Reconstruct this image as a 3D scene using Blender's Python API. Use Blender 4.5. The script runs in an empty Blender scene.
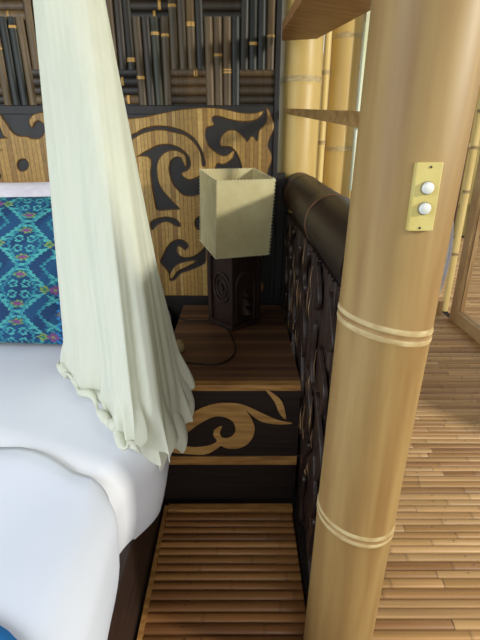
import bpy, bmesh, math, random
from mathutils import Vector, Matrix
random.seed(7)
S = bpy.context.scene
COL = S.collection
PI = math.pi

# ------------------------------------------------------------------ camera, world, light, exposure
CAM_H = 1.35
TH = math.atan(0.4)
FPX = 440.0
cam_d = bpy.data.cameras.new('camera'); cam = bpy.data.objects.new('camera', cam_d); COL.objects.link(cam)
cam.location = (0, 0, CAM_H); cam.rotation_euler = (PI/2 - TH, 0, 0)
cam_d.sensor_fit = 'VERTICAL'; cam_d.sensor_height = 32.0; cam_d.lens = 32.0*FPX/640.0
cam_d.clip_start = 0.02; cam_d.clip_end = 200
S.camera = cam
S.view_settings.view_transform = 'Standard'; S.view_settings.look = 'None'
S.view_settings.gamma = 1.0; S.view_settings.use_curve_mapping = False
S.view_settings.exposure = 0.0
w = bpy.data.worlds.new('sky'); S.world = w; w.use_nodes = True
bg = w.node_tree.nodes['Background']
bg.inputs[0].default_value = (0.86, 0.95, 1.0, 1); bg.inputs[1].default_value = 1.2

def area(name, loc, target, sx, sy, power, color):
    l = bpy.data.lights.new(name, 'AREA'); l.shape = 'RECTANGLE'; l.size = sx; l.size_y = sy
    l.energy = power; l.color = color
    o = bpy.data.objects.new(name, l); COL.objects.link(o); o.location = loc
    d = Vector(target) - Vector(loc); o.rotation_euler = d.to_track_quat('-Z', 'Y').to_euler()
    return o
area('bed_light_left', (-1.9, -0.4, 1.9), (-0.75, 1.1, 0.5), 1.5, 1.3, 40, (0.84, 0.91, 1.0))  # area light added at the left to brighten the bed, not a doorway
area('daylight_through_glass_door', (3.0, -0.35, 2.1), (0.0, 1.9, 1.0), 0.25, 0.25, 110, (1.0, 0.98, 0.86))
area('warm_light_rear', (0.9, -2.2, 1.9), (0.3, 1.2, 0.7), 1.8, 1.2, 17, (1.0, 0.93, 0.8))  # warm area light behind the camera

# ------------------------------------------------------------------ projection helpers: a photo pixel on a known plane of the place
CT, ST = math.cos(TH), math.sin(TH)
def ray(u, v):
    yd = (v-320)/FPX
    return ((u-240)/FPX, CT - yd*ST, -ST - yd*CT)
def at_y(u, v, Y):
    r = ray(u, v); t = Y/r[1]; return Vector((r[0]*t, Y, CAM_H + r[2]*t))
def at_z(u, v, Z):
    r = ray(u, v); t = (Z-CAM_H)/r[2]; return Vector((r[0]*t, r[1]*t, Z))
def at_x(u, v, X):
    r = ray(u, v); t = X/r[0]; return Vector((X, r[1]*t, CAM_H + r[2]*t))

# ------------------------------------------------------------------ materials
def lin(c):
    return tuple(((x/255)/12.92 if x/255 <= 0.04045 else ((x/255+0.055)/1.055)**2.4) for x in c)
def mat(name, rgb, rough=0.6, var=0.15, scale=(8, 8, 8), rgb2=None, attr=False, bump=0.0, spec=0.4, transl=0.0, detail=4):
    m = bpy.data.materials.new(name); m.use_nodes = True; nt = m.node_tree; N = nt.nodes; L = nt.links
    b = N['Principled BSDF']; b.inputs['Roughness'].default_value = rough
    b.inputs['Specular IOR Level'].default_value = spec
    tc = N.new('ShaderNodeTexCoord'); mp = N.new('ShaderNodeMapping'); mp.inputs['Scale'].default_value = scale
    nz = N.new('ShaderNodeTexNoise'); nz.inputs['Scale'].default_value = 1.0; nz.inputs['Detail'].default_value = detail
    L.new(tc.outputs['Object'], mp.inputs[0]); L.new(mp.outputs[0], nz.inputs[0])
    mr = N.new('ShaderNodeMapRange'); mr.inputs[1].default_value = 0.3; mr.inputs[2].default_value = 0.7
    L.new(nz.outputs[0], mr.inputs[0])
    if attr:
        at = N.new('ShaderNodeAttribute'); at.attribute_name = 'tone'
        mr.inputs[3].default_value = 1-var; mr.inputs[4].default_value = 1+var
        mx = N.new('ShaderNodeVectorMath'); mx.operation = 'SCALE'
        L.new(at.outputs['Color'], mx.inputs[0]); L.new(mr.outputs[0], mx.inputs['Scale'])
        out = mx.outputs[0]
    else:
        a = lin(rgb); c2 = lin(rgb2) if rgb2 else tuple(x*(1-var*2) for x in a)
        mx = N.new('ShaderNodeMix'); mx.data_type = 'RGBA'
        mx.inputs[6].default_value = (*a, 1); mx.inputs[7].default_value = (*c2, 1)
        L.new(mr.outputs[0], mx.inputs[0]); out = mx.outputs[2]
    L.new(out, b.inputs['Base Color'])
    if bump:
        bp = N.new('ShaderNodeBump'); bp.inputs['Strength'].default_value = bump; bp.inputs['Distance'].default_value = 0.004
        L.new(nz.outputs[0], bp.inputs['Height']); L.new(bp.outputs[0], b.inputs['Normal'])
    if transl:
        tr = N.new('ShaderNodeBsdfTranslucent'); ms = N.new('ShaderNodeMixShader'); ms.inputs[0].default_value = transl
        L.new(out, tr.inputs[0]); L.new(b.outputs[0], ms.inputs[1]); L.new(tr.outputs[0], ms.inputs[2])
        L.new(ms.outputs[0], N['Material Output'].inputs[0])
    return m
M = {}
M['bamboo'] = mat('pale_bamboo', (158, 129, 80), 0.5, scale=(30, 30, 2.4), rgb2=(136, 103, 60), bump=0.08, detail=6)
M['bamboo_yellow'] = mat('yellow_bamboo', (208, 180, 112), 0.4, scale=(18, 18, 1.4), rgb2=(190, 156, 90), bump=0.05)
M['bamboo_ring'] = mat('pale_node_ring', (196, 176, 132), 0.6, scale=(30, 30, 60), rgb2=(164, 138, 92))
M['bamboo_groove'] = mat('node_groove', (128, 94, 56), 0.7, scale=(14, 14, 30), rgb2=(166, 136, 88))
M['bamboo_pale'] = mat('straw_bamboo', (232, 208, 140), 0.45, scale=(30, 30, 2), rgb2=(214, 186, 116))
M['black_wood'] = mat('black_stained_bamboo', (34, 27, 24), 0.5, scale=(60, 60, 3), rgb2=(22, 18, 17), bump=0.3)
M['dark_front'] = mat('dark_stained_lath_front', (46, 33, 27), 0.5, scale=(3, 60, 90), rgb2=(28, 20, 18), bump=0.3)
M['dark_rail'] = mat('dark_brown_lacquered_bamboo', (40, 29, 24), 0.45, scale=(30, 2, 30), rgb2=(29, 22, 19), spec=0.3)
M['rail_ring'] = mat('worn_rail_node', (132, 92, 62), 0.5, scale=(40, 40, 40), rgb2=(92, 62, 46))
M['carved'] = mat('dark_carved_bamboo', (58, 42, 35), 0.38, scale=(60, 60, 4), rgb2=(36, 27, 25), bump=0.5, spec=0.5)
M['worn_edge'] = mat('worn_cut_edge', (196, 156, 108), 0.6, scale=(60, 60, 12), rgb2=(80, 56, 42))
M['gold'] = mat('golden_bamboo_strips', (204, 166, 98), 0.5, attr=True, var=0.16, scale=(60, 60, 3), bump=0.2)
M['burnt'] = mat('burnt_bamboo_edge', (96, 66, 36), 0.7, scale=(50, 50, 50), rgb2=(60, 42, 26))
M['lath_floor'] = mat('floor_laths', (0, 0, 0), 0.42, attr=True, var=0.18, scale=(2.2, 90, 90), bump=0.15)
M['weave'] = mat('woven_dark_laths', (0, 0, 0), 0.45, attr=True, var=0.35, scale=(70, 70, 5), bump=0.2)
M['under'] = mat('dark_subfloor', (40, 28, 20), 0.9)
M['top_wood'] = mat('brown_lath_tabletop', (0, 0, 0), 0.42, attr=True, var=0.16, scale=(3, 80, 80), bump=0.15)
M['trim'] = mat('honey_wood_trim', (190, 142, 80), 0.45, scale=(9, 60, 60), rgb2=(140, 92, 48))
M['motif'] = mat('honey_wood_motif', (206, 160, 94), 0.5, scale=(5, 60, 110), rgb2=(150, 104, 56))
M['base_wood'] = mat('dark_bed_base', (56, 40, 34), 0.45, scale=(40, 3, 40), rgb2=(34, 25, 22))
M['lamp_base'] = mat('dark_lamp_wood', (60, 40, 32), 0.45, scale=(40, 40, 8), rgb2=(36, 25, 22), bump=0.3)
M['shade'] = mat('parchment_shade', (226, 215, 170), 0.7, scale=(14, 14, 14), rgb2=(212, 198, 148), transl=0.25)
M['stitch'] = mat('shade_stitching', (240, 232, 196), 0.8, scale=(50, 50, 50))
M['sheet'] = mat('white_cotton', (236, 237, 245), 0.85, scale=(3, 3, 3), rgb2=(231, 233, 243), bump=0.1)
M['duvet'] = mat('white_duvet', (216, 220, 232), 0.85, scale=(3, 3, 3), rgb2=(211, 216, 230), bump=0.1)
M['pillow'] = mat('white_pillowcase', (206, 200, 212), 0.85, scale=(14, 14, 30), rgb2=(226, 222, 230), bump=0.3)
M['net'] = mat('off_white_net', (238, 238, 223), 0.9, scale=(40, 40, 4), rgb2=(232, 233, 216), transl=0.36)
M['ikat'] = mat('ikat_cloth', (0, 0, 0), 0.85, attr=True, var=0.14, scale=(160, 160, 160), bump=0.2)
M['blue'] = mat('bright_blue_cloth', (32, 130, 205), 0.8, scale=(10, 10, 10), rgb2=(20, 104, 180))
M['brass'] = mat('yellow_switch_plate', (202, 186, 118), 0.4, scale=(20, 20, 20), rgb2=(192, 172, 100))
M['white_plastic'] = mat('white_plastic', (236, 236, 230), 0.3, scale=(4, 4, 4))
M['socket'] = mat('grey_button_collar', (150, 140, 110), 0.5)
M['screw'] = mat('dark_screw', (74, 56, 34), 0.5)
M['cord'] = mat('black_cable', (20, 16, 15), 0.5)
M['beige'] = mat('beige_wood', (168, 150, 106), 0.6, scale=(20, 20, 20))
M['brown_board'] = mat('brown_timber', (176, 130, 82), 0.5, scale=(3, 40, 40), rgb2=(142, 98, 58))
M['sill_board'] = mat('tan_timber', (176, 140, 88), 0.5, scale=(3, 30, 30), rgb2=(138, 104, 60))
M['batten'] = mat('daylit_batten', (196, 196, 158), 0.6, scale=(40, 40, 5), rgb2=(222, 226, 206))  # greenish-white tone stands for window light on the timber
M['frame'] = mat('door_timber', (194, 160, 112), 0.45, scale=(30, 3, 4), rgb2=(166, 126, 82))
M['dark_timber'] = mat('dark_timber', (96, 68, 50), 0.5, scale=(20, 20, 4))
M['thatch'] = mat('thatch', (92, 72, 46), 0.9, scale=(6, 60, 30), rgb2=(60, 46, 30))
M['leaf'] = mat('leaf', (92, 132, 52), 0.6, scale=(5, 5, 5), rgb2=(60, 104, 36), transl=0.3)
M['grass'] = mat('lawn', (120, 140, 80), 0.9, scale=(3, 3, 3), rgb2=(90, 120, 60))
g = bpy.data.materials.new('glass'); g.use_nodes = True
gb = g.node_tree.nodes['Principled BSDF']; gb.inputs['Roughness'].default_value = 0.0
gb.inputs['Transmission Weight'].default_value = 1.0; gb.inputs['IOR'].default_value = 1.02; M['glass'] = g

# ------------------------------------------------------------------ mesh helpers
class MB:
    def __init__(s): s.v = []; s.f = []; s.mi = []; s.c = []; s.hascol = False
    def add(s, vs, fs, mi=0, col=None):
        b = len(s.v); s.v += [tuple(p) for p in vs]
        for k, f in enumerate(fs):
            s.f.append([b+i for i in f]); s.mi.append(mi if isinstance(mi, int) else mi[k])
            if col is not None: s.hascol = True
            s.c.append(col if (col is None or not isinstance(col, list)) else col[k])
    def box(s, x0, x1, y0, y1, z0, z1, mi=0, col=None, mtx=None):
        vs = [Vector((x, y, z)) for z in (z0, z1) for y in (y0, y1) for x in (x0, x1)]
        if mtx: vs = [mtx @ p for p in vs]
        s.add(vs, [(0, 2, 3, 1), (4, 5, 7, 6), (0, 1, 5, 4), (1, 3, 7, 5), (3, 2, 6, 7), (2, 0, 4, 6)], mi, col)
    def tube(s, pts, r, n=10, mi=0, cap=True):
        pts = [Vector(p) for p in pts]; rings = []
        for i, p in enumerate(pts):
            d = (pts[min(i+1, len(pts)-1)] - pts[max(i-1, 0)]).normalized()
            a = d.cross(Vector((0, 0, 1)));
            if a.length < 1e-3: a = d.cross(Vector((1, 0, 0)))
            a.normalize(); b = d.cross(a)
            rr = r[i] if isinstance(r, (list, tuple)) else r
            rings.append([p + (a*math.cos(t)+b*math.sin(t))*rr for t in [2*PI*k/n for k in range(n)]])
        vs = [q for ring in rings for q in ring]; fs = []
        for i in range(len(rings)-1):
            for k in range(n):
                fs.append((i*n+k, i*n+(k+1) % n, (i+1)*n+(k+1) % n, (i+1)*n+k))
        if cap: fs.append(tuple(range(n))[::-1]); fs.append(tuple((len(rings)-1)*n+k for k in range(n)))
        s.add(vs, fs, mi)
    def grid(s, rows, mi=0, closed=False, cols=None):
        m = len(rows); n = len(rows[0]); vs = [q for r in rows for q in r]; fs = []; cc = []
        for i in range(m-1):
            for k in range(n if closed else n-1):
                fs.append((i*n+k, i*n+(k+1) % n, (i+1)*n+(k+1) % n, (i+1)*n+k))
                if cols: cc.append(cols[i][k])
        s.add(vs, fs, mi, cc if cols else None)
    def build(s, name, mats, parent=None, smooth=False, bevel=0.0, solid=0.0, fix=True, sub=0):
        me = bpy.data.meshes.new(name); me.from_pydata(s.v, [], s.f); me.update()
        for m in (mats if isinstance(mats, list) else [mats]): me.materials.append(m)
        me.polygons.foreach_set('material_index', s.mi)
        if s.hascol:
            a = me.color_attributes.new('tone', 'FLOAT_COLOR', 'CORNER'); i = 0
            for p, c in zip(me.polygons, s.c):
                c = c or (0.1, 0.1, 0.1)
                for li in p.loop_indices: a.data[li].color = (*c[:3], 1)
        if fix and not s.hascol:
            bm = bmesh.new(); bm.from_mesh(me); bmesh.ops.recalc_face_normals(bm, faces=bm.faces); bm.to_mesh(me); bm.free()
        if smooth:
            me.polygons.foreach_set('use_smooth', [True]*len(me.polygons))
            if smooth != 'all': 
                try: me.set_sharp_from_angle(angle=math.radians(50))
                except Exception: pass
        o = bpy.data.objects.new(name, me); COL.objects.link(o)
        if parent: o.parent = parent
        if solid: d = o.modifiers.new('solid', 'SOLIDIFY'); d.thickness = solid; d.offset = -1
        if bevel: d = o.modifiers.new('bevel', 'BEVEL'); d.width = bevel; d.segments = 2; d.limit_method = 'ANGLE'
        if sub: d = o.modifiers.new('sub', 'SUBSURF'); d.levels = sub; d.render_levels = sub
        return o
def thing(name, label, cat, loc=(0, 0, 0), rz=0, group=None):
    o = bpy.data.objects.new(name, None); COL.objects.link(o); o.location = loc; o.rotation_euler = (0, 0, rz)
    o.empty_display_size = 0.05
    tag(o, label, cat, group); return o
def tag(o, label, cat, group=None):
    o['label'] = label; o['category'] = cat
    if group: o['group'] = group
    return o
def struct(o, label=None):
    o['kind'] = 'structure'
    if label: o['label'] = label
    return o

def fill_plate(name, loops, to_world, depth, mats, bev=0.0, parent=None, smooth_loops=True, strip=None):
    """A plate with holes cut by even-odd fill: loops in photo pixels, to_world maps pixel -> (a, b) plane coords; built in XY then placed."""
    cu = bpy.data.curves.new(name, 'CURVE'); cu.dimensions = '2D'; cu.fill_mode = 'FRONT'
    cu.extrude = depth; cu.bevel_depth = bev; cu.bevel_resolution = 1; cu.resolution_u = 5
    for lp in loops:
        pts = [to_world(*p) for p in lp]
        if smooth_loops:
            n = len(pts); out = []
            for i in range(n):
                p0, p1, p2, p3 = pts[i-1], pts[i], pts[(i+1) % n], pts[(i+2) % n]
                for k in range(4):
                    t = k/4
                    out.append(tuple(0.5*((2*p1[j]) + (-p0[j]+p2[j])*t + (2*p0[j]-5*p1[j]+4*p2[j]-p3[j])*t*t + (-p0[j]+3*p1[j]-3*p2[j]+p3[j])*t**3) for j in range(2)))
            pts = out
        sp = cu.splines.new('POLY'); sp.points.add(len(pts)-1); sp.use_cyclic_u = True
        for i, p in enumerate(pts): sp.points[i].co = (p[0], p[1], 0, 1)
    tmp = bpy.data.objects.new(name+'_c', cu); COL.objects.link(tmp)
    dg = bpy.context.evaluated_depsgraph_get(); dg.update()
    me = bpy.data.meshes.new_from_object(tmp.evaluated_get(dg)); bpy.data.objects.remove(tmp); bpy.data.curves.remove(cu)
    me.name = name
    o = bpy.data.objects.new(name, me); COL.objects.link(o)
    if parent: o.parent = parent
    if strip:
        bm = bmesh.new(); bm.from_mesh(me)
        bmesh.ops.remove_doubles(bm, verts=bm.verts, dist=1e-5)
        xs = [v.co.x for v in bm.verts]; x = min(xs) + strip; edges = []
        k = 0
        while x < max(xs):
            edges.append(x)
            bmesh.ops.bisect_plane(bm, geom=bm.verts[:]+bm.edges[:]+bm.faces[:], plane_co=(x, 0, 0), plane_no=(1, 0, 0), dist=1e-6)
            x += strip*random.uniform(0.75, 1.25) if k % 2 else 0.0022
            k += 1
        x0 = min(xs)
        bm.to_mesh(me); bm.free()
    me.materials.clear()
    for m in mats: me.materials.append(m)
    import bisect
    if strip:
        a = me.color_attributes.new('tone', 'FLOAT_COLOR', 'CORNER')
        pal = [lin(c) for c in ((166, 132, 70), (150, 116, 58), (178, 144, 82), (134, 100, 48), (160, 124, 62))]
        tones = [random.choice(pal) if q_ % 2 == 0 else lin((92, 66, 34)) for q_ in range(len(edges)+2)]
    for p in me.polygons:
        p.material_index = 0 if abs(p.normal.z) > 0.9 else len(mats)-1
        if strip:
            c = tones[bisect.bisect(edges, p.center.x)]
            for li in p.loop_indices: a.data[li].color = (*c, 1)
    return o

# ------------------------------------------------------------------ floor of split bamboo laths (runs along X)
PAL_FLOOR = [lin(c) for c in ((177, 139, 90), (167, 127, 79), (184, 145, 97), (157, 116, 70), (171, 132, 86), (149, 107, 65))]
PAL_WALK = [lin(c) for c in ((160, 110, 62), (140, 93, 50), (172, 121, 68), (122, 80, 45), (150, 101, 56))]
def laths(mb, x0, x1, y0, y1, w, z, pal, rnd, hgt=0.010, long_=(1.0, 1.9), nail=True):
    y = y0; row = 0
    while y < y1 - 1e-4:
        ww = min(w*rnd.uniform(0.88, 1.12), y1-y)
        if y1-(y+ww) < w*0.4: ww = y1-y
        x = x0
        first = True
        while x < x1 - 1e-4:
            ln = rnd.uniform(*long_)
            if first: ln *= rnd.uniform(0.2, 1.0); first = False
            xe = min(x+ln, x1)
            if x1-xe < 0.08: xe = x1
            base = rnd.choice(pal); f = rnd.uniform(0.85, 1.12); base = tuple(b*f for b in base)
            secs = [(x, 0.9, 1.0), (x+0.004, 1.0, 1.0)]
            nx = x + rnd.uniform(0.1, 0.5)
            while nx < xe-0.03:
                secs += [(nx-0.006, 1.0, 1.0), (nx-0.002, 1.08, 0.74), (nx+0.002, 1.08, 0.9), (nx+0.007, 1.0, 1.0)]
                nx += rnd.uniform(0.34, 0.52)
            secs += [(xe-0.004, 1.0, 1.0), (xe-0.001, 0.9, 0.6)]
            rows = []; cols = []
            h = hgt*rnd.uniform(0.85, 1.15)
            for (sx, hs, sh) in secs:
                r = []
                for k in range(7):
                    a = PI*k/6
                    r.append((sx, y+ww/2-math.cos(a)*(ww/2-0.0006), z - 0.002 + h*hs*math.sin(a)**0.7))
                rows.append(r); 
            for i in range(len(secs)-1):
                sh = min(secs[i][2], secs[i+1][2]); cols.append([tuple(b*sh for b in base)]*6)
            mb.grid(rows, cols=cols)
            # nail heads
            if nail and rnd.random() < 0.8:
                for q in range(1+int((xe-x)/0.45)):
                    px = x+0.12+q*0.42+rnd.uniform(-.02, .02)
                    if px < xe-0.02:
                        s_ = 0.0022; zt = z-0.002+h*1.03
                        mb.add([(px-s_, y+ww/2-s_, zt), (px+s_, y+ww/2-s_, zt), (px+s_, y+ww/2+s_, zt), (px-s_, y+ww/2+s_, zt)], [(0, 1, 2, 3)], 0, (0.03, 0.018, 0.01))
            x = xe
        y += ww; row += 1
rnd = random.Random(3)
mb = MB(); laths(mb, 0.245, 1.74, -0.6, 4.6, 0.033, 0.0, PAL_FLOOR, rnd)
struct(mb.build('floor', M['lath_floor'], smooth='all', fix=False), 'pale split bamboo lath floor to the right of the big bamboo post')
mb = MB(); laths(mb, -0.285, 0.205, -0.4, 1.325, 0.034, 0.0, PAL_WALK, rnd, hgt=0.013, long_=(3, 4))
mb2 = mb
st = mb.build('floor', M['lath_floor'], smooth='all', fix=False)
struct(st, 'split bamboo lath floor between the bed and the partition')
m2 = MB(); m2.box(-2.6, 6.0, -1.5, 7.0, -0.08, -0.004); struct(m2.build('floor', M['under']), 'dark subfloor under the bamboo laths')
m2 = MB(); m2.box(-0.3, -0.285, -0.4, 1.355, -0.003, 0.013); struct(m2.build('trim_1', M['trim']))
m2 = MB(); m2.box(-0.284, 0.208, 1.325, 1.36, -0.003, 0.018); struct(m2.build('trim_2', M['trim'], bevel=0.003))
mb = MB(); laths(mb, 1.80, 5.6, -0.6, 6.8, 0.05, -0.006, [tuple(min(1, c*1.25) for c in p) for p in PAL_FLOOR], rnd, nail=False)  # floor palette brightened: outdoor sunlight is put into the deck colours
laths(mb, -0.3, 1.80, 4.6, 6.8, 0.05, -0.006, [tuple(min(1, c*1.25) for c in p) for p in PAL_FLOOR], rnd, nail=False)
struct(mb.build('floor', M['lath_floor'], smooth='all', fix=False), 'bamboo deck with sunlight in its lath colours, outside the glass door')

# ------------------------------------------------------------------ back wall with woven laths
WY = 2.26
mb = MB(); mb.box(-2.6, 0.182, WY+0.012, WY+0.05, 0, 2.9); mb.box(0.182, 0.245, WY+0.012, WY+0.03, 0, 1.15)
wall = struct(mb.build('wall_back', M['black_wood']))
mb = MB(); rnd = random.Random(11)
PAL_W = [lin(c) for c in ((36, 30, 21), (60, 46, 29), (82, 63, 38), (49, 48, 33), (29, 30, 24), (94, 73, 44), (43, 33, 22), (70, 55, 33))]
PAL_H = [lin(c) for c in ((30, 23, 17), (40, 30, 21), (26, 21, 17), (56, 42, 27), (80, 60, 36))]
TAN = lin((186, 142, 72))
def half_lath(mb, a0, a1, c, w, y, h, vertical, col, rnd, lean=0.0):
    secs = [a0]
    nodes = []
    if rnd.random() < (0.5 if vertical else 0.25): 
        n = rnd.uniform(a0+0.03, a1-0.03); secs += [n-0.009, n-0.003, n+0.003, n+0.008]; nodes.append(n)
    secs.append(a1); secs.sort(); rows = []; cols = []
    for q in secs:
        hs = 1.15 if any(abs(q-n) < 0.0045 for n in nodes) else 1.0
        r = []
        cc = c + lean*(q-a0)
        for k in range(6):
            t = PI*k/5; d = math.cos(t)*(w/2-0.0008); yy = y-h*hs*math.sin(t)
            r.append((cc+d, yy, q) if vertical else (q, yy, cc+d))
        rows.append(r)
    for i in range(len(secs)-1):
        mid = (secs[i]+secs[i+1])/2
        cc = col
        if any(abs(mid-n) < 0.009 for n in nodes): cc = TAN if rnd.random() < 0.6 else tuple(x*1.8 for x in col)
        cols.append([cc]*5)
    mb.grid(rows, cols=cols)
CWID = 0.156
for ci in range(-14, 1):
    x0 = 0.156 + ci*CWID - CWID
    if ci == 1: pass
    x0 += CWID*0
    off = 1.522 if (ci % 2 == 0) else 1.372
    hh = 0.150; per = 0.48
    for k in range(-1, 4):
        # horizontals
        z0 = off + per*k + (0 if ci % 2 == 0 else 0.48*0)
        if ci % 2: z0 = 1.37+per*k
        for j in range(4):
            zc = z0 + hh*(j+0.5)/4
            if 1.515 < zc < 2.88:
                col = rnd.choice(PAL_H)
                if j == 0 and rnd.random() < .5: col = lin((104, 82, 52))
                half_lath(mb, x0-0.012, x0+CWID+0.012, zc, hh/4, WY+0.006, 0.006, False, col, rnd)
        zt0, zt1 = z0+hh-0.012, z0+per+0.012
        zt0 = max(zt0, 1.516); zt1 = min(zt1, 2.9)
        if zt1 > zt0+0.05:
            ww = CWID/4
            for j in range(4):
                half_lath(mb, zt0, zt1, x0+ww*(j+0.5), ww, WY+0.003, 0.011, True, rnd.choice(PAL_W), rnd, lean=rnd.uniform(-.012, .012))
mb.build('woven_bamboo', M['weave'], wall, smooth='all', fix=False)
# black side strip where the weave ends, and the border moulding under the weave
mb = MB(); mb.box(0.158, 0.182, WY-0.012, WY+0.012, 0.56, 2.9); mb.box(0.182, 0.222, WY-0.012, WY+0.012, 0.56, 1.22); mb.build('edge_board', M['black_wood'], wall, bevel=0.003)
mb = MB(); mb.box(-2.6, 0.158, WY-0.004, WY+0.012, 1.478, 1.516); mb.build('border_strip', M['black_wood'], wall, bevel=0.003)

# carved golden panel
def wpt(u, v): p = at_y(u, v, WY); return (p.x, p.z)
outer = [(-330, 119), (-200, 115), (-60, 118), (-12, 113), (0, 115.6), (3, 119), (7, 125), (12.5, 133), (20, 137.3), (27, 137.5), (32, 139.5), (38, 140), (44, 137), (47, 130), (45, 123.5), (40, 120), (35, 121), (32.5, 126), (31, 120), (36, 115), (44, 113.5), (50, 116), (60, 122), (80, 126), (100, 122),
 (140, 119), (160, 115), (180, 111), (205, 109), (222, 110), (240, 114), (254, 114.5), (262, 112.5), (255, 119), (243, 120.5), (230, 118.5), (220, 115.5), (213, 115.5), (211, 120), (212.5, 124.5), (206, 127), (204, 135), (207, 145), (214, 152), (222, 157), (228, 156), (233, 152), (231, 158), (224, 163), (217, 162.5), (214, 170), (216, 185), (225, 195), (238, 190), (243, 175), (243, 167), (240, 158), (236.5, 151), (231, 146), (224, 145.5), (221.5, 144), (222.5, 137.5), (228, 132), (236, 132), (242, 137), (247, 143), (251.5, 137.5), (255, 141.5), (258, 141), (260, 131), (265, 126), (268, 119), (267, 110), (271.5, 119), (273, 128), (268.5, 137.5), (266.5, 147), (271, 158), (266, 173), (263, 200), (266, 225), (262, 250), (258, 275), (250, 293), (100, 294), (-330, 294)]
h1 = [(124, 138), (136, 132), (144, 127.5), (157.5, 125), (170.6, 126), (184, 130), (195, 137.5), (202.5, 149), (206, 160), (206, 166.5), (201.5, 166.5), (200, 154), (194, 144), (185, 136.5), (172.5, 133), (159.5, 131), (148, 133), (139, 136.5), (126, 145)]
h2 = [(135, 158), (142, 152.5), (150, 148), (159, 144), (170.6, 143.5), (182, 148), (190, 156), (192, 165), (188.5, 171), (183, 174), (189, 178.5), (197, 176), (203, 173), (209, 178), (209, 192), (199, 195.5), (192, 197), (184, 196), (177, 190), (171.5, 182), (168.4, 170), (170, 161), (176, 156), (182, 157.5), (186, 165), (184.5, 156), (176, 151.5), (167, 153), (160, 160), (158, 170), (160, 182), (165, 191), (173, 200), (181, 209), (170, 210.5), (157, 210.5), (154, 200), (152, 190), (150, 175), (150, 160), (143, 157)]
h3 = [(150, 222), (157, 217.5), (168, 215.8), (178, 219), (182, 226), (177, 227), (168, 222.5), (160, 224.5), (152, 231)]
h4 = [(201+7*math.cos(a), 223+8*math.sin(a)) for a in [2*PI*k/10 for k in range(10)]]
h5 = [(160, 262), (163, 254), (166, 247), (173, 240), (181.5, 238.3), (188, 242), (189.5, 247), (185.5, 250.5), (182, 248), (178.5, 247), (179, 252.5), (184, 256), (192.5, 255.5), (201, 250), (206, 244), (207, 255), (206, 263), (199, 267.5), (190, 271), (181.5, 274), (175, 280.6), (169.5, 280), (168, 272)]
h5i = [(171, 275), (175, 268), (182, 263.5), (194, 261.5), (185, 266.5), (177, 270.5), (172.5, 277)]
c0 = [(23.5+6.8*math.cos(a), 165+7.2*math.sin(a)) for a in [2*PI*k/12 for k in range(12)]]
l1 = [(-6, 128), (0, 124), (3, 130), (6, 136), (11, 138.3), (3, 139.5), (-8, 141)]
l2 = [(-4, 149), (2, 149.3), (5, 150.2), (0, 151.5), (-5, 152)]
l3 = [(-4, 172), (1, 173), (3, 176), (0, 182), (-4, 184)]
l4 = [(48.5, 152), (52.5, 146), (60, 140), (70, 146), (66, 153), (55, 153)]
l5 = [(51, 164), (56, 162.5), (70, 164), (70, 168), (56, 167.5), (54, 166)]
l6 = [(50, 171), (56, 169.5), (70, 171), (70, 174.5), (56, 173.5)]
more = []
for cx in (-60, -150, -240):
    more.append([(cx+20*math.cos(a), 165+(16+7*math.cos(2*a+cx))*math.sin(a)) for a in [2*PI*k/16 for k in range(16)]])
    more.append([(cx+7*math.cos(a), 165+7*math.sin(a)) for a in [2*PI*k/12 for k in range(12)]])
cp = thing('carved_panel', 'golden bamboo strip panel with black cut out swirls on the back wall', 'wall panel', (0, WY-0.004, 0))
relief = fill_plate('gold_relief', [outer, h1, h2, h3, h4, h5, h5i, c0, l1, l2, l3, l4, l5, l6]+more, wpt, 0.002, [M['gold'], M['burnt']], bev=0.0042, parent=cp, strip=0.019)
relief.rotation_euler = (PI/2, 0, 0); relief.location = (0, 0, 0)
halo = fill_plate('burnt_border', [outer, h1, h2, h3, h4, h5, h5i, c0, l1, l2, l3, l4, l5, l6]+more, wpt, 0.0, [M['burnt'], M['burnt']], bev=0.0085, parent=cp)
halo.rotation_euler = (PI/2, 0, 0); halo.scale = (1, 1, 0.22); halo.location = (0, 0.001, 0)
mb = MB(); mb.box(-2.55, 0.157, 0.0035, 0.0155, 0.56, 1.478); mb.build('black_backing', M['black_wood'], cp)

# ------------------------------------------------------------------ bedside cabinet
CX0, CX1, CY = -0.305, 0.222, 1.395
cab = thing('bedside_cabinet', 'dark bedside cabinet with honey wood trim and curling motif beside the bed', 'cabinet', (0, 0, 0))
mb = MB(); mb.box(CX0, CX1, CY+0.012, WY-0.014, 0.0, 0.528); mb.build('body', M['dark_front'], cab)
mb = MB(); rnd = random.Random(5)
PAL_T = [lin(c) for c in ((108, 75, 54), (95, 66, 47), (124, 88, 61), (83, 57, 43), (113, 81, 56))]
y = CY+0.03
while y < WY-0.02:
    ww = rnd.uniform(0.022, 0.034); ww = min(ww, WY-0.014-y)
    mb.box(CX0, CX1, y, y+ww-0.0012, 0.528, 0.5385+rnd.uniform(0, .0006), col=rnd.choice(PAL_T)); y += ww
mb.build('tabletop', M['top_wood'], cab, fix=False)
mb = MB(); mb.box(CX0, CX1, CY-0.006, CY+0.03, 0.516, 0.5395); mb.build('top_trim', M['trim'], cab, bevel=0.002)
mb = MB(); mb.box(CX0, CX1, CY+0.0, CY+0.0125, 0.222, 0.515); mb.build('front_panel', M['dark_front'], cab)
mb = MB(); mb.box(CX0, CX1, CY-0.006, CY+0.03, 0.183, 0.221); mb.build('lower_trim', M['trim'], cab, bevel=0.002)
mb = MB(); mb.box(CX0, CX1-0.012, CY+0.006, CY+0.013, 0.0, 0.182); mb.build('plinth', M['dark_front'], cab)
def fpt(u, v): p = at_y(u, v, CY-0.004); return (p.x, p.z)
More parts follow.
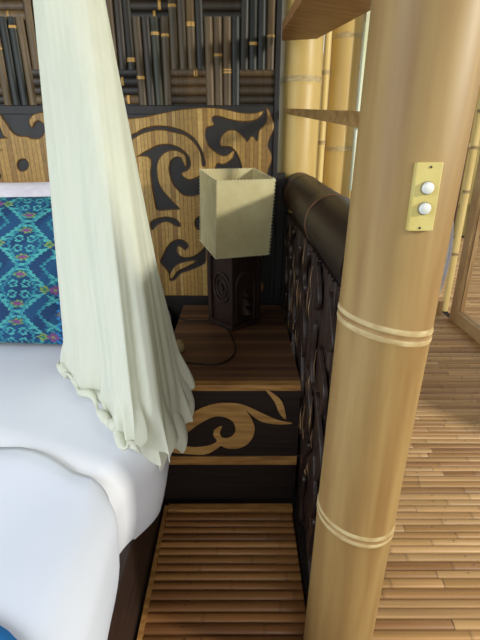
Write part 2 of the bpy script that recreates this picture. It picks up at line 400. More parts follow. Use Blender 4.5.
mo = [(179, 441), (176, 430), (184.6, 419), (199, 409), (216.6, 403.3), (234, 403), (246, 405.7), (263, 413.5), (278, 420), (292, 423), (278, 424), (263, 421.7), (254.5, 417), (246, 410), (251.6, 419), (254.5, 429.6), (250, 441), (240, 447.6), (227, 448), (221, 445.5), (216.6, 448.5), (205, 454), (187.5, 453.5), (173, 452), (170, 447), (180, 445), (193, 447), (208, 445.5), (217, 441), (213.7, 435.4), (215, 429), (222, 426), (219.6, 432.5), (222.5, 437.5), (230, 437), (235.6, 431), (233.5, 422), (225.4, 417), (213.7, 416.4), (199, 423.7), (187.5, 432.5)]
lf = [(266, 389.5), (278, 397), (283.7, 406), (285.7, 419), (279, 412), (275, 402)]
for nm, lp in (('swirl_motif', mo), ('leaf_motif', lf)):
    o = fill_plate(nm, [lp], fpt, 0.0022, [M['motif'], M['burnt']], bev=0.001, parent=cab)
    o.rotation_euler = (PI/2, 0, 0); o.location = (0, CY-0.0032, 0)

# ------------------------------------------------------------------ bed
def smooth(a, b, x):
    t = max(0, min(1, (x-a)/(b-a))); return t*t*(3-2*t)
bed = thing('bed', 'platform bed with white fitted sheet and dark wooden base', 'bed', (0, 0, 0))
mb = MB(); mb.box(-2.3, -0.31, -0.5, 2.24, 0.0, 0.285); mb.build('bed_base', M['base_wood'], bed, bevel=0.004)
def edge_x(y): return -0.315 - 0.058*smooth(1.37,1.44,y) + 0.085*smooth(0.86, 1.08, y)*(1-smooth(1.30, 1.40, y))
def bed_profile(ex, top, bot, r):
    """points from far left across the top, over the rounded edge and down the side: (x, z)"""
    pts = [(-2.28+ (ex-r+2.28)*k/40.0, top) for k in range(41)]
    for k in range(1, 9):
        a = PI/2*k/8; pts.append((ex-r+r*math.sin(a), top-r+r*math.cos(a)))
    for k in range(1, 9):
        t = k/8; pts.append((ex - 0.055*max(0, t-0.35)**1.5, top-r-(top-r-bot)*t))
    return pts
rows = []
NY = 120
for j in range(NY+1):
    y = -0.48+2.70*j/NY
    ex = edge_x(y); prof = bed_profile(ex, 0.556, 0.27, 0.085)
    fall = 0.0 if y < 1.39 else 0
    r = []
    for i, (x, z) in enumerate(prof):
        wob = 0.0035*math.sin(7*y+3*x)+0.003*math.sin(13*x-5*y)
        if i > 48: x += 0.006*math.sin(y*19)*((i-48)/8)
        x2 = min(x, ex+0.002)
        r.append((x2, y, z+wob*(0.6 if i < 48 else 0)))
    r.append((-2.28, y, 0.288)); rows.append(r)
mb = MB(); mb.grid(rows, closed=True); n_ = len(rows[0]); mb.add([], [])
b = len(mb.v)-n_; mb.f.append(list(range(n_))[::-1]); mb.mi.append(0); mb.c.append(None)
mb.f.append([b+i for i in range(n_)]); mb.mi.append(0); mb.c.append(None)
mb.build('mattress', M['sheet'], bed, smooth=True)

# duvet folded over the near part of the bed
rows = []; NJ = 80
prof = bed_profile(-0.286, 0.577, 0.245, 0.085); 
for j in range(NJ+1):
    w_ = j/NJ; r = []
    for i, (x, z) in enumerate(prof):
        if i <= 40:
            ye = 1.005 - 0.125*smooth(-0.62, -0.33, x)
        else: ye = 0.88 - 0.09*((i-40)/16)**1.0
        y = -0.52 + (ye+0.52)*w_
        roll = smooth(0.95, 1.0, w_)
        dz = -0.010*roll**2 if i <= 40 else 0
        dx = -0.03*roll**2*(min(1, max(0, (i-36)/10)))
        fold = 0.007*math.exp(-((x+0.36-0.35*(y-0.9))/0.025)**2)*smooth(0.5, 0.95, y) + 0.008*math.sin(5*x+2.5*y) + 0.006*math.sin(9*y-6*x+1)
        fold += 0.006*math.exp(-((x+0.45+0.6*(y-0.9))/0.04)**2)*smooth(.7, .95, y)
        if i > 44: x += 0.008*math.sin(y*13+1)*((i-44)/12); fold *= 0.2
        r.append((x+dx, y, z+fold+dz))
    rows.append(r)
mb = MB(); mb.grid(rows)
tag(mb.build('duvet', M['duvet'], smooth='all', solid=0.006), 'smooth white duvet covering the near part of the bed', 'duvet')

# blue cloth on the duvet at the bottom left corner of the picture
cc = at_z(0, 632, 0.615); mb = MB(); rows = []
C0 = Vector((cc.x-0.178, cc.y-0.183, 0.0)); 
for i in range(13):
    rr = 0.245*i/12
    rows.append([(C0.x+rr*math.cos(a)*1.25, C0.y+rr*math.sin(a), 0.615-0.018*(i/12)**4+0.003*math.sin(4*a)*(i/12)) for a in [2*PI*k/40 for k in range(40)]])
mb.grid(rows, closed=True)
tag(mb.build('folded_cloth', M['blue'], smooth='all', solid=0.012), 'bright blue folded cloth lying on the white duvet', 'cloth')

# ------------------------------------------------------------------ pillows
def pillow(name, w, h, t, m, colf=None, n=40, parent=None, edge=0.02):
    mb = MB()
    for s_ in (1, -1):
        rows = []; cols = []
        ny = int(n*h/w)
        for j in range(ny+1):
            r = []
            b_ = -1+2*j/ny
            for i in range(n+1):
                a_ = -1+2*i/n
                th = (max(0, (1-a_**2))**0.45)*(max(0, (1-b_**2))**0.45)
                px = a_*w/2*(1-0.03*(1-b_*b_)*0 - 0.035*(b_*b_ < 0) ) ; 
                px = a_*w/2*(1-0.05*(1-abs(b_))**0.5*(abs(a_)**4)); pz = b_*h/2*(1-0.05*(1-abs(a_))**0.5*(abs(b_)**4))
                r.append((px, -s_*t/2*th, pz))
            rows.append(r if s_ > 0 else r[::-1])
            if colf: cols.append([colf(-1+2*(i+.5)/n, b_) for i in range(n)] if s_ > 0 else [colf(-(-1+2*(i+.5)/n), b_) for i in range(n)])
        mb.grid(rows, cols=cols if colf else None)
    return mb.build(name, m, parent, smooth='all', fix=False)
BLUE = lin((26, 72, 112)); DEEP = lin((22, 58, 98)); TEAL = lin((72, 160, 160)); TEAL2 = lin((46, 126, 142)); MAG = lin((118, 70, 120)); OLV = lin((120, 140, 80)); SKY = lin((44, 132, 200)); GRN = lin((40, 110, 90))
CW, CHH = 0.84, 0.69
def ikat(a, b_):
    # metres on the cushion face, x from its right end, z from its middle
    x = (1-a)*CW/2; z = b_*CHH/2
    jx = 0.004*math.sin(z*400)+0.003*math.sin(z*917+x*60); x += jx
    per = 0.20
    zz = ((z+0.02) % per)/per; m_ = abs(zz-0.5)*2          # 0 at row centre, 1 at the joints
    # mirrored column blocks 0.30 m wide
    X = (x-0.03) % 0.36; X = min(X, 0.36-X)                # 0..0.18
    d = X/0.18                                              # 0 = edge column, 1 = centre
    col = BLUE if math.sin(x*37+z*23) > -0.3 else DEEP
    # serrated big arc
    arc = 0.30 + 0.62*m_**0.8*(1 if True else 0)
    ar = abs(d - arc)
    teeth = (math.sin(zz*2*PI*9) > 0.1)
    if ar < 0.04 or (0 < (d-arc) < 0.15 and teeth): col = TEAL
    # inner thin arc
    ar2 = abs(d - (0.12+0.42*m_**1.2))
    if ar2 < 0.035: col = TEAL2
    # branching key shapes in the edge column
    if d < 0.34:
        q = abs(m_-0.45)
        if abs(q - abs(d-0.16)*1.1) < 0.05 and q < 0.25: col = TEAL
    # diamonds on the row centre
    dm = abs(d-0.42)*1.5 + m_*0.9*1.2
    if dm < 0.20: col = GRN if dm < 0.10 else OLV
    dm = abs(d-0.18)*1.6 + m_*1.1
    if dm < 0.24: col = OLV if dm < 0.08 else MAG
    dm = abs(d-0.02)*1.6 + abs(m_-0.95)*1.0
    if dm < 0.16: col = MAG if math.sin(x*420) > 0 else OLV
    if x < 0.05 and math.sin(z*190)*math.sin(x*260) > 0.15: col = SKY
    dm = math.hypot((d-0.86)*0.18, (m_-0.22)*0.10)
    if 0.010 < dm < 0.017: col = TEAL
    dm = abs(d-0.97)*1.3+abs(m_-0.62)*1.2
    if dm < 0.11: col = MAG
    elif dm < 0.2: col = OLV if math.sin(x*300) > 0 else GRN
    ar3 = abs(d-(0.62+0.30*m_)); 
    if ar3 < 0.03: col = TEAL2
    return col
cu = pillow('ikat_cushion', CW, CHH, 0.15, M['ikat'], ikat, n=300)
bl = at_z(64, 343, 0.56); tp = math.radians(36)
cu.rotation_euler = (-tp, 0, 0)
cu.location = (bl.x+0.055-CW/2, 1.845, 0.858)
tag(cu, 'blue and teal patterned ikat cushion leaning at the head of the bed', 'cushion')
pw = pillow('white_pillow', 0.84, 0.60, 0.14, M['pillow'], n=50)
pw.rotation_euler = (math.radians(-17), 0, 0); pw.location = (-1.09, 2.12, 0.905)
tag(pw, 'plain white pillow standing behind the blue patterned cushion', 'pillow')

# ------------------------------------------------------------------ mosquito net, gathered and draped over the bed corner
hem = [(-0.635, 1.42, .585), (-0.585, 1.36, .582), (-0.52, 1.29, .582), (-0.43, 1.19, .582), (-0.35, 1.05, .582), (-0.285, 0.985, .57), (-0.225, 0.99, .53), (-0.19, 1.08, .475), (-0.180, 1.22, .47), (-0.176, 1.31, .51), (-0.21, 1.37, .575), (-0.36, 1.44, .585), (-0.50, 1.49, .585), (-0.62, 1.48, .585)]
K = len(hem)
topc = Vector((-0.458, 1.42, 1.73)); 
def crom(P, s):
    n = len(P); i = int(math.floor(s*n)) % n; t = s*n-math.floor(s*n)
    p0, p1, p2, p3 = [Vector(P[(i+k-1) % n]) for k in range(4)]
    return 0.5*((2*p1)+(-p0+p2)*t+(2*p0-5*p1+4*p2-p3)*t*t+(-p0+3*p1-3*p2+p3)*t**3)
topring = []
for k in range(K):
    a = PI - 0.0 + 2*PI*k/K   # starts at the left, runs over the front to the right
    topring.append((topc.x+0.095*math.cos(a), topc.y+0.07*math.sin(a), 1.73))
NS, NQ = 520, 120
def net_layer(scale, dz, p1, p2, ruff, qcut=1.0):
    rows = []
    for j in range(NQ+1):
        q = j/NQ*qcut; r = []
        for i in range(NS):
            s = i/NS
            T = crom(topring, s); Hh = crom(hem, s)
            cen = Vector((topc.x, topc.y, 0)).lerp(Vector((-0.40, 1.25, 0)), q)
            fr = smooth(0.28, 0.40, s)*(1-smooth(0.72, 0.80, s))
            Hh = Vector((Hh.x, Hh.y, Hh.z + dz*fr))
            p = T.lerp(Hh, q)
            out = Vector((p.x-cen.x, p.y-cen.y, 0))
            p = Vector((cen.x+out.x*scale, cen.y+out.y*scale, p.z))
            if out.length > 1e-4: out.normalize()
            tan_ = Vector((-out.y, out.x, 0))
            ph = s*2*PI
            amp = 0.003 + 0.019*q**1.6
            f = math.sin(ph*7+1.3*math.sin(ph*2)+0.9*q+p1)*0.75 + 0.35*math.sin(ph*13+2.0+1.6*q+p2)*q + 0.10*math.sin(ph*31+0.5)
            p = p + out*(amp*(f-0.7))
            lo = smooth(0.86, 1.0, q/qcut)**1.5
            a9 = ph*10+p2+0.8*math.sin(ph*3+p1)
            hw_ = math.sin(a9+0.8)+0.35*math.sin(ph*23+p1)
            p.z += lo*ruff*hw_*(0.10+0.90*fr)
            p = p + out*(ruff*0.85*lo*fr*(math.sin(a9+2.3)+0.4)) + tan_*(ruff*0.55*lo*(0.3+0.7*fr)*math.sin(2*a9+1.0))
            if s < 0.36 or s > 0.93:
                k_ = (1-smooth(0.30, 0.36, s)) if s < 0.36 else smooth(0.93, 0.96, s)
                bulge = math.sin(PI*min(1, max(0, (q/qcut-0.9)/0.1)))
                p = p + out*(k_*(0.018*lo*(1+0.9*math.sin(ph*15))))
                p.z = max(p.z, 0.578)+k_*0.010*bulge*(1+0.8*math.sin(ph*19))
            r.append(p)
        rows.append(r)
    return rows
rows = net_layer(1.0, 0.035, 0.0, 0.0, 0.024)
up = []
for j in range(14, 0, -1):
    t = j/14; r = []
    for i in range(NS):
        ph = i/NS*2*PI; a = PI+ph
        rad = 0.95+0.3*math.sin(PI*min(1, t*5))*(t < 0.2) + 2.6*t**1.5
        f = 1+0.05*math.sin(ph*11)+0.02*math.sin(ph*19+2)
        r.append(Vector((topc.x+0.095*rad*math.cos(a)*f, topc.y+0.07*rad*math.sin(a)*f, 1.745+1.13*t)))
    up.append(r)
net = thing('mosquito_net', 'off-white mosquito net gathered into a hanging column draped over the bed corner', 'mosquito net', (0, 0, 0))
mb = MB(); mb.grid(up+rows, closed=True)
mb.build('outer_layer', M['net'], net, smooth='all')
rows = net_layer(0.93, -0.012, 1.7, 2.2, 0.026); rows = rows[40:]
mb = MB(); mb.grid(rows, closed=True)
mb.build('inner_layer', M['net'], net, smooth='all')
# rolled folds of the hem lying on the sheet
mb = MB()
for (off, sa, sb, rad, fq, pz) in ((0.004, -0.03, 0.37, 0.018, 9, 0.0), (0.032, -0.01, 0.33, 0.013, 13, 1.3)):
    pts = []; rr = []
    for i in range(120):
        s_ = sa+(sb-sa)*i/119; p = crom(hem, s_ % 1.0); cen = Vector((-0.40, 1.25, p.z)); out = (p-cen).normalized()
        ph = s_*2*PI
        pts.append(p+out*(off-0.004+0.013*math.sin(ph*fq+pz))+Vector((0, 0, 0.003+0.008*(1+math.sin(ph*fq*1.6+pz+1)))))
        rr.append(max(0.003, rad*(0.75+0.35*math.sin(ph*fq*1.3+pz))*min(1, i/10, (119-i)/10)))
    mb.tube(pts, rr, 12)
mb.build('rolled_hem', M['net'], net, smooth='all')

# ------------------------------------------------------------------ table lamp
lamp = thing('table_lamp', 'table lamp with square parchment shade and dark carved wooden base', 'lamp', (-0.027, 2.005, 0.5398))
a1 = math.radians(41); R1 = Matrix.Rotation(a1, 4, 'Z')
mb = MB(); hw = 0.093; hb = 0.36
mb.box(-hw, hw, -hw, hw, 0, 0.022, mtx=R1); mb.box(-hw*.97, hw*.97, -hw*.97, hw*.97, hb-0.03, hb, mtx=R1)
for sx in (-1, 1):
    for sy in (-1, 1): mb.box(sx*hw*0.97-0.011*(1+sx), sx*hw*0.97+0.011*(1-sx), sy*hw*.97-0.011*(1+sy), sy*hw*.97+0.011*(1-sy), 0.022, hb-0.03, mtx=R1)
mb.box(-hw*0.8, hw*0.8, -hw*0.8, hw*0.8, 0.02, hb-0.02, mtx=R1)
lb = mb.build('lamp_base', M['lamp_base'], lamp, bevel=0.003)
# carved round medallion on the left face, arch with figure on the front-right face
mb = MB()
for rad in (0.056, 0.036):
    mb.tube([R1 @ Vector((-hw*0.84, rad*math.cos(t), 0.19+1.25*rad*math.sin(t))) for t in [2*PI*k/28 for k in range(29)]], 0.006, 8)
mb.tube([R1 @ Vector((-hw*0.80-0.012, 0, 0.19)), R1 @ Vector((-hw*0.8+0.01, 0, 0.19))], 0.018, 14)
mb.build('round_carving', M['lamp_base'], lamp, smooth=True)
mb = MB()
arch = [(-0.058, 0.03), (-0.058, 0.20)]+[(0.058*math.cos(t), 0.20+0.07*math.sin(t)) for t in [PI*k/12 for k in range(12, -1, -1)]]+[(0.058, 0.03)]
mb.tube([R1 @ Vector((x, -hw*0.85, z)) for x, z in arch], 0.008, 8)
for x, z, r_ in ((0, 0.155, 0.020), (0, 0.115, 0.026), (0.0, 0.07, 0.034)):
    mb.tube([R1 @ Vector((x, -hw*0.8, z-r_)), R1 @ Vector((x, -hw*0.92, z)), R1 @ Vector((x, -hw*0.8, z+r_))], [r_*.5, r_, r_*.5], 12)
mb.build('arched_carving', M['lamp_base'], lamp, smooth=True)
R2 = Matrix.Translation((0.005, -0.066, 0.535)) @ Matrix.Rotation(0.347, 4, 'Z') @ Matrix.Rotation(0.123, 4, 'X') @ Matrix.Translation((0, 0, -0.535))
zb, zt = 0.376, 0.696; hs = 0.123; hsb = 0.120; tk = 0.003
mb = MB()
for k in range(4):
    Rk = R2 @ Matrix.Rotation(PI/2*k, 4, 'Z')
    rows = []
    for j in range(9):
        t = j/8; h_ = hsb+(hs-hsb)*t
        rows.append([Rk @ Vector((-h_+2*h_*i/8, -h_+tk*0.0, zb+(zt-zb)*t)) for i in range(9)])
    mb.grid(rows)
sh = mb.build('lamp_shade', M['shade'], lamp, solid=0.003, fix=False)
mb = MB()
for k in range(4):
    Rk = R2 @ Matrix.Rotation(PI/2*k, 4, 'Z')
    nst = 17
    for i in range(nst):      # whip stitching along the top rim and lower rim
        x = -hs+2*hs*(i+.5)/nst
        mb.tube([Rk @ Vector((x-0.003, -hs-0.002, zt-0.008)), Rk @ Vector((x, -hs-0.001, zt+0.002)), Rk @ Vector((x+0.003, -hs+0.005, zt-0.006))], 0.0014, 6)
        mb.tube([Rk @ Vector((x-0.003, -hsb-0.002, zb+0.008)), Rk @ Vector((x, -hsb-0.001, zb-0.001))], 0.0014, 6)
    for i in range(22):       # down the corner
        z = zb+(zt-zb)*(i+.5)/22
        mb.tube([Rk @ Vector((-hs+0.007, -hs-0.001, z-0.003)), Rk @ Vector((-hs-0.002, -hs-0.002, z)), Rk @ Vector((-hs-0.001, -hs+0.007, z+0.003))], 0.0013, 6)
mb.build('stitching', M['stitch'], lamp)
mb = MB(); 
for s_ in (-1, 1): mb.tube([Vector((0.004*s_, 0, hb)), R2 @ Vector((0.004*s_, 0, zb+0.06))], 0.006, 8)
for k in range(4):
    Rk = R2 @ Matrix.Rotation(PI/2*k, 4, 'Z'); mb.tube([R2 @ Vector((0, 0, zb+0.05)), Rk @ Vector((-hsb+.006, -hsb+.006, zb+0.01))], 0.002, 6)
mb.tube([R2 @ Vector((0, 0, zb+0.05)), R2 @ Vector((0, 0, zb+0.11))], 0.016, 12)
mb.build('bulb_holder', M['cord'], lamp)
cp_ = [(179, 318.3), (188, 320.5), (205, 320.5), (218, 322), (227, 329), (233, 340), (235, 352), (228, 360), (216, 364.5), (200, 364), (184, 362.5)]
P_ = [at_z(u, v, 0.5432) - Vector((-0.027, 2.005, 0.5398)) for u, v in cp_]
sm = []
for i in range(len(P_)-1):
    p0, p1, p2, p3 = P_[max(i-1, 0)], P_[i], P_[i+1], P_[min(i+2, len(P_)-1)]
    for k in range(5):
        t = k/5; sm.append(0.5*((2*p1)+(-p0+p2)*t+(2*p0-5*p1+4*p2-p3)*t*t+(-p0+3*p1-3*p2+p3)*t**3))
mb = MB(); mb.tube(sm, 0.0032, 8); mb.build('power_cord', M['cord'], lamp, smooth=True)

# small beige rounded object half hidden by the net
pb = at_z(179.5, 352, 0.5395); mb = MB()
pr = [(0.0, 0.012), (0.005, 0.020), (0.020, 0.024), (0.038, 0.021), (0.050, 0.014), (0.056, 0.005)]
mb.tube([(pb.x, pb.y, 0.5402+a) for a, _ in pr], [b for _, b in pr], 18)
tag(mb.build('wooden_knob', M['beige'], smooth=True), 'small beige rounded knob half hidden by the net on the brown tabletop', 'ornament')

# ------------------------------------------------------------------ partition with carved dark panel and bamboo rail
PX = 0.228
part = thing('partition', 'dark carved low partition with a thick bamboo rail between bed and walkway', 'partition', (0, 0, 0))
mb = MB(); rnd = random.Random(9)
y = 0.905
mb.box(PX+0.012, PX+0.07, 0.905, 2.252, 0.0, 1.03)
while y < 2.24:
    ww = rnd.uniform(0.03, 0.045); ww = min(ww, 2.25-y)
    rows = []
    d = rnd.uniform(0.004, 0.013)
    for zz in (0.0, 0.3, 0.6, 0.9, 1.03):
        rows.append([(PX+0.014-d*math.sin(PI*k/5), y+ww*k/5, zz) for k in range(6)])
    mb.grid(rows); y += ww
mb.build('lath_panel', M['carved'], part, smooth=True)
mb = MB(); mb.box(PX-0.008, PX+0.07, 0.905, 2.252, 0.0, 0.03); mb.box(PX-0.006, PX+0.07, 2.215, 2.252, 0.03, 1.03); mb.box(PX-0.006, PX+0.07, 0.905, 0.94, 0.03, 1.03)
mb.build('panel_frame', M['black_wood'], part, bevel=0.002)
def blob(pts): return pts
rel = []
rnd = random.Random(21)
def leafshape(cy, cz, L, W, ang, curl):
    out = []; n = 14
    for side in (1, -1):
        for k in range(n):
            t = k/(n-1) if side == 1 else 1-k/(n-1)
            s_ = (t-0.5)*L; wd = W*math.sin(PI*min(1, t*1.0+0.02))**0.8*side*0.5
            bend = curl*math.sin(t*PI*1.4)
            yy = wd+bend; zz = s_
            out.append((cy+yy*math.cos(ang)-zz*math.sin(ang), cz+yy*math.sin(ang)+zz*math.cos(ang)))
    return out
specs = []
k = 0
for cz in (0.16, 0.34, 0.54, 0.74, 0.93):
    for cy in (1.04, 1.24, 1.46, 1.68, 1.90, 2.10):
        specs.append(leafshape(cy+rnd.uniform(-.03, .03), cz+rnd.uniform(-.03, .03), rnd.uniform(.18, .27) if cz < .9 else .14, rnd.uniform(.035, .06), rnd.uniform(-.45, .45), rnd.choice((-1, 1))*rnd.uniform(.02, .05)))
o = fill_plate('carved_leaves', specs, lambda a, b_: (a, b_), 0.005, [M['carved'], M['carved']], bev=0.0015, parent=part, smooth_loops=False)
# plane local (x -> world y, y -> world z), facing -X
o.matrix_local = Matrix(((0, 0, -1, PX-0.002), (1, 0, 0, 0), (0, 1, 0, 0), (0, 0, 0, 1)))
# worn slivers of raw bamboo along the carving
mb = MB()
for k in range(64):
    yy = rnd.uniform(0.98, 2.18); zz = rnd.uniform(0.25, 0.98); L = rnd.uniform(0.03, 0.16); ln = rnd.uniform(-.012, .012)
    r0 = rnd.uniform(0.0009, 0.0019)
    mb.tube([(PX-0.002, yy, zz-L/2), (PX-0.006, yy+ln*.5+.003, zz), (PX-0.002, yy+ln, zz+L/2)], [0.0005, r0, 0.0005], 6)
mb.build('worn_slivers', M['worn_edge'], part, smooth=True)

def bamboo_mesh(mb, p0, p1, r, nodes, n=48, ring_mi=1, groove_mi=2, tilt=None, bulge=0.03, ringh=0.006):
    """lathe along p0->p1 with node ridges; nodes are distances along the axis"""
    p0, p1 = Vector(p0), Vector(p1); ax = (p1-p0); L = ax.length; ax.normalize()
    a = ax.cross(Vector((0, 1, 0)) if abs(ax.y) < 0.9 else Vector((1, 0, 0))); a.normalize(); b_ = ax.cross(a)
    st = [(0, r, 0)]
    for nd in nodes:
        h = ringh
        if nd-0.02 > 0: 
            st += [(nd-0.12, r, 0), (nd-0.03, r*(1+bulge*.4), 0), (nd-2.2*h, r*(1+bulge*.8), 0), (nd-1.4*h, r*(1+bulge*1.5), 1), (nd-0.5*h, r*(1+bulge*1.0), 1), (nd, r*(1+bulge*.3), 2), (nd+0.5*h, r*(1+bulge*0.6), 2), (nd+1.2*h, r*(1+bulge*1.5), 1), (nd+2.2*h, r*(1+bulge*.9), 1), (nd+2.8*h, r*(1+bulge*.5), 0), (nd+0.12, r, 0)]
    st.append((L, r, 0)); st = [s for s in st if 0 <= s[0] <= L]; st.sort()
    clean = [st[0]]
    for s in st[1:]:
        if s[0]-clean[-1][0] > 1e-4: clean.append(s)
    st = clean
    vs = []; fs = []; mi = []
    for (d, rr, m_) in st:
        for k in range(n):
            t = 2*PI*k/n; o_ = (a*math.cos(t)+b_*math.sin(t))*rr
            dd = d
            if tilt:
                for nd in nodes: dd += (tilt*o_.x)*math.exp(-((d-nd)/0.06)**2)
            vs.append(p0+ax*dd+o_)
    for i in range(len(st)-1):
        m_ = max(st[i][2], st[i+1][2]); m_ = {0: 0, 1: ring_mi, 2: groove_mi}[m_]
        for k in range(n): fs.append((i*n+k, i*n+(k+1) % n, (i+1)*n+(k+1) % n, (i+1)*n+k)); mi.append(m_)
    fs.append(tuple(range(n))); mi.append(0); fs.append(tuple((len(st)-1)*n+k for k in range(n))[::-1]); mi.append(0)
    mb.add(vs, fs, mi)
mb = MB(); bamboo_mesh(mb, (0.296, 0.893, 1.104), (0.292, 2.255, 1.136), 0.086, [1.415-0.893, 2.07-0.893], ringh=0.0035, bulge=0.025)
mb.build('handrail', [M['dark_rail'], M['rail_ring'], M['rail_ring']], part, smooth=True)

# ------------------------------------------------------------------ bamboo posts
n1 = at_y(386, 341, 0.71).z; n2 = at_y(358, 545, 0.71).z
mb = MB(); bamboo_mesh(mb, (0.2645, 0.80, 0.0), (0.3135, 0.80, 2.9), 0.0885, [n2+.004, n1+.004, n1+0.62, n1+1.15], n=72, tilt=-0.16, bulge=0.02)
bp = mb.build('bamboo_post', [M['bamboo'], M['bamboo_ring'], M['bamboo_groove']], smooth=True)
tag(bp, 'very thick pale bamboo post in the foreground at the partition end', 'post')
def post(x, y, r, nodes, label, m='bamboo_yellow', z0=0.0, z1=2.9, group=None):
    mb = MB(); bamboo_mesh(mb, (x, y, z0), (x, y, z1), r, [q-z0 for q in nodes], n=40, bulge=0.02, ringh=0.005)
    o = mb.build('bamboo_post', [M[m], M['bamboo_ring'], M['bamboo_ring']], smooth=True)
    return tag(o, label, 'post', group)
post(0.285, 2.365, 0.101, [at_y(300, 79, 2.28).z, at_y(300, 79, 2.28).z+.45, .9, .45], 'thick yellow bamboo post standing in the corner beside the black wall', group='thick yellow bamboo posts')
post(0.522, 2.50, 0.083, [at_y(341, 149, 2.42).z, at_y(341, 149, 2.42).z+.5, .95, .5], 'yellow bamboo post behind the rail, second from the black wall', group='thick yellow bamboo posts')
mb = MB(); bamboo_mesh(mb, (0.4225, 2.46, 0), (0.4225, 2.46, 2.9), 0.018, [.4, .8, at_y(322, 143, 2.46).z, at_y(322, 73, 2.46).z, 2.1], n=20, bulge=0.06, ringh=0.004)
tag(mb.build('bamboo_pole', [M['bamboo_pale'], M['bamboo_ring'], M['bamboo_ring']], smooth=True), 'thin bamboo pole between two thick yellow posts', 'pole')
mb = MB(); 
mb.box(0.592, 0.645, 2.35, 2.39, 0.0, 2.9)
tag(mb.build('timber_batten', M['batten'], bevel=0.004), 'pale upright batten with window light in its colour, beside the foreground post, behind the rail', 'batten')

# boards spanning between the corner and the posts
def slab(name, pts, th, m, label, cat):
    mb = MB(); p = [Vector(q) for q in pts]; nrm = (p[1]-p[0]).cross(p[-1]-p[0]).normalized()
    if nrm.y < 0: nrm = -nrm
    n = len(p); vs = p+[q+nrm*th for q in p]
    fs = [tuple(range(n)), tuple(range(n, 2*n))[::-1]]+[(i, (i+1) % n, n+(i+1) % n, n+i) for i in range(n)]
    mb.add(vs, fs); o = mb.build(name, m, bevel=0.0015); return tag(o, label, cat)
slab('ledge_board', [at_y(284, 108.5, 2.24), at_y(363, 111.5, 1.62), at_y(361, 128.5, 1.62), at_y(284, 113.5, 2.24)], 0.03, M['sill_board'], 'lower tan ledge board tapering across the yellow bamboo posts', 'board')
mb = MB(); a_, b_ = at_y(355, 110, 1.62), at_y(360, 128, 1.62); mb.box(a_.x+0.020, a_.x+0.085, 1.665, 1.69, b_.z, 2.9); mb.box(a_.x+0.020, a_.x+0.05, 1.665, 1.69, 1.19, b_.z)  # strip takes the batten colour, with the window light painted in
tag(mb.build('upright_strip', M['batten'], bevel=0.002), 'narrow pale upright strip at the end of the lower ledge board', 'batten')
q1, q2, q3, q4, q5 = at_y(282, 32, 2.22), at_y(282, 41, 2.22), at_y(317, 39, 2.05), at_y(374, 9, 1.5), at_y(304, -3, 1.62)
q5b = at_y(350, -45, 1.1)
mb = MB(); A_, B_, C_ = q2, q3, at_y(374, 9, 1.5); pn = (B_-A_).cross(C_-A_)
def on_plane(u, v):
    d = Vector(ray(u, v)); o_ = Vector((0, 0, CAM_H)); return o_ + d*(pn.dot(A_-o_)/pn.dot(d))
pts = [q2, q3, C_, on_plane(420, -20), on_plane(330, -45), on_plane(304, -3), on_plane(282, 32)]; print('shelf', pts)
n = len(pts); up_ = Vector((0, 0, 0.035)); mb.add(pts+[p+up_ for p in pts], [tuple(range(n)), tuple(range(n, 2*n))[::-1]]+[(i, (i+1) % n, n+(i+1) % n, n+i) for i in range(n)])
tag(mb.build('shelf_board', M['brown_board'], bevel=0.002), 'upper wide brown board seen from below above the bamboo posts', 'board')

# ------------------------------------------------------------------ light switch on the post
sw = thing('light_switch', 'yellow switch plate with two round white buttons on the thick bamboo post', 'switch', (0.2865, 0.7095, at_y(424, 197, 0.70).z))
zt_, zb_ = at_y(430, 162, 0.705).z, at_y(420, 231, 0.705).z; zc = sw.location.z
mb = MB(); mb.box(-0.0205, 0.0205, -0.0075, 0.004, zb_-zc, zt_-zc); mb.build('plate', M['brass'], sw, bevel=0.002)
for (u, v) in ((427.5, 188), (424.5, 208.5)):
    p = at_y(u, v, 0.70); x = p.x-0.2865; z = p.z-zc
    mb = MB(); mb.tube([(x, -0.006, z), (x, -0.0095, z)], 0.0102, 24); co = mb.build('button_collar', M['socket'], sw, smooth=True)
    mb = MB(); mb.tube([(x, -0.009, z), (x, -0.0135, z), (x, -0.0150, z)], [0.0088, 0.0088, 0.0074], 24); mb.build('button', M['white_plastic'], co, smooth=True)
for (u, v) in ((431, 167), (419.5, 228)):
    p = at_y(u, v, 0.702); x = p.x-0.2865; z = p.z-zc
    mb = MB(); mb.tube([(x, -0.005, z), (x, -0.0085, z)], 0.0019, 12); mb.build('screw', M['screw'], sw)

# ------------------------------------------------------------------ glass door and what stands at the far right
DX = 1.735; DYF = 3.40
mb = MB()
mb.box(DX, DX+0.07, DYF-0.09, DYF, 0.0, 2.25); mb.box(DX, DX+0.07, 1.2, 1.29, 0.0, 2.25)
mb.box(DX, DX+0.07, 1.29, DYF-0.09, 0.0, 0.10); mb.box(DX, DX+0.07, 1.29, DYF-0.09, 2.16, 2.25)
dr = struct(mb.build('door_1', M['frame'], bevel=0.004), 'sliding glass door with brown timber frame')
mb = MB(); mb.box(DX+0.03, DX+0.036, 1.29, DYF-0.09, 0.10, 2.16); mb.build('pane', M['glass'], dr)
mb = MB(); bamboo_mesh(mb, (1.785, 3.60, 0), (1.785, 3.60, 2.9), 0.026, [.5, 1.0, at_y(472, 148, 3.56).z, at_y(477, 111, 3.56).z, 2.2], n=24, bulge=0.05, ringh=0.006)  # paler bamboo here carries the outdoor light on the pole
tag(mb.build('bamboo_pole', [M['bamboo_pale'], M['bamboo_ring'], M['bamboo_groove']], smooth=True), 'distant bamboo pole beside the glass door frame', 'pole')
a_ = at_y(452, 246, 3.62); mb = MB(); mb.box(a_.x-0.015, a_.x+0.03, 3.70, 3.73, a_.z, 2.9)
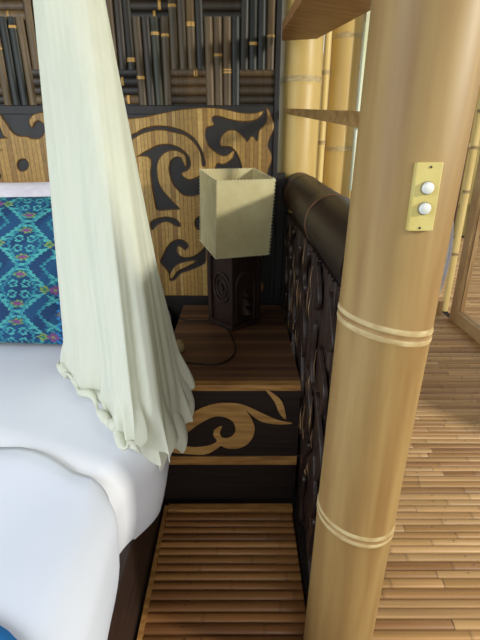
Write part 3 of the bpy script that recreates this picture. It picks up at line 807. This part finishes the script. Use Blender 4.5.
tag(mb.build('hanging_plank', M['dark_timber'], bevel=0.003), 'dark hanging plank end behind the foreground post by the distant pole', 'plank')
mb = MB(); rows = []
for j in range(30):
    t = j/29; z = 0.04+2.3*t; rows.append([(1.485+(0.12+0.075*math.sin(PI*min(1, t*2.4)))*(k/40.0)+0.0, 3.46+0.02*math.sin(k*0.9), z) for k in range(41)])
mb.grid(rows); tag(mb.build('curtain', M['sheet'], smooth='all', solid=0.003), 'white cloth edge just visible right of the foreground post', 'curtain')
mb = MB(); mb.box(1.5, 1.72, 3.50, 3.53, 0.0, 0.12); struct(mb.build('baseboard_back', M['frame'], bevel=0.003))

# roof out of view, added to darken the interior; outside ground and greenery
mb = MB(); mb.box(-2.6, 2.4, -1.6, 3.9, 2.9, 2.95); struct(mb.build('ceiling', M['thatch']))
mb = MB(); mb.box(-40, 40, -20, 60, -0.62, -0.5); struct(mb.build('floor', M['grass']), 'grassy ground outside')
def shrub(cx, cy, cz, R, n, label, seed):
    rnd = random.Random(seed); mb = MB()
    for k in range(n):
        d = Vector((rnd.gauss(0, 1), rnd.gauss(0, 1), rnd.gauss(0, 1))).normalized()*R*rnd.uniform(0.5, 1)
        p = Vector((cx, cy, cz+R))+d; a = Vector((rnd.gauss(0, 1), rnd.gauss(0, 1), rnd.gauss(0, .6))).normalized(); b = a.cross(Vector((rnd.gauss(0, 1), rnd.gauss(0, 1), 1))).normalized()
        L, W = R*0.22, R*0.07
        mb.add([p-a*L, p+b*W, p+a*L, p-b*W], [(0, 1, 2, 3)])
    mb.tube([(cx, cy, -0.5), (cx, cy, cz+R)], R*.06, 8)
    tag(mb.build('shrub', M['leaf'], fix=False), label, 'shrub')
mb = MB(); rnd = random.Random(4)
for k in range(150):
    x = -0.5+k*0.07; c = rnd.uniform(0.85, 1.1)
    mb.tube([(x, 7.6, -0.5), (x, 7.6, 2.6+rnd.uniform(-.03, .03))], 0.034, 8)
for z in (0.4, 1.3, 2.2): mb.box(-0.5, 10, 7.53, 7.565, z, z+0.06)
tag(mb.build('bamboo_fence', M['bamboo_yellow'], smooth=True), 'pale bamboo fence in the distance beyond the glass door', 'fence')
pt = at_y(480, 225, 7.2)
shrub(pt.x+0.25, 7.0, 0.05, 0.36, 900, 'leafy green shrub glimpsed through the glass door', 1)
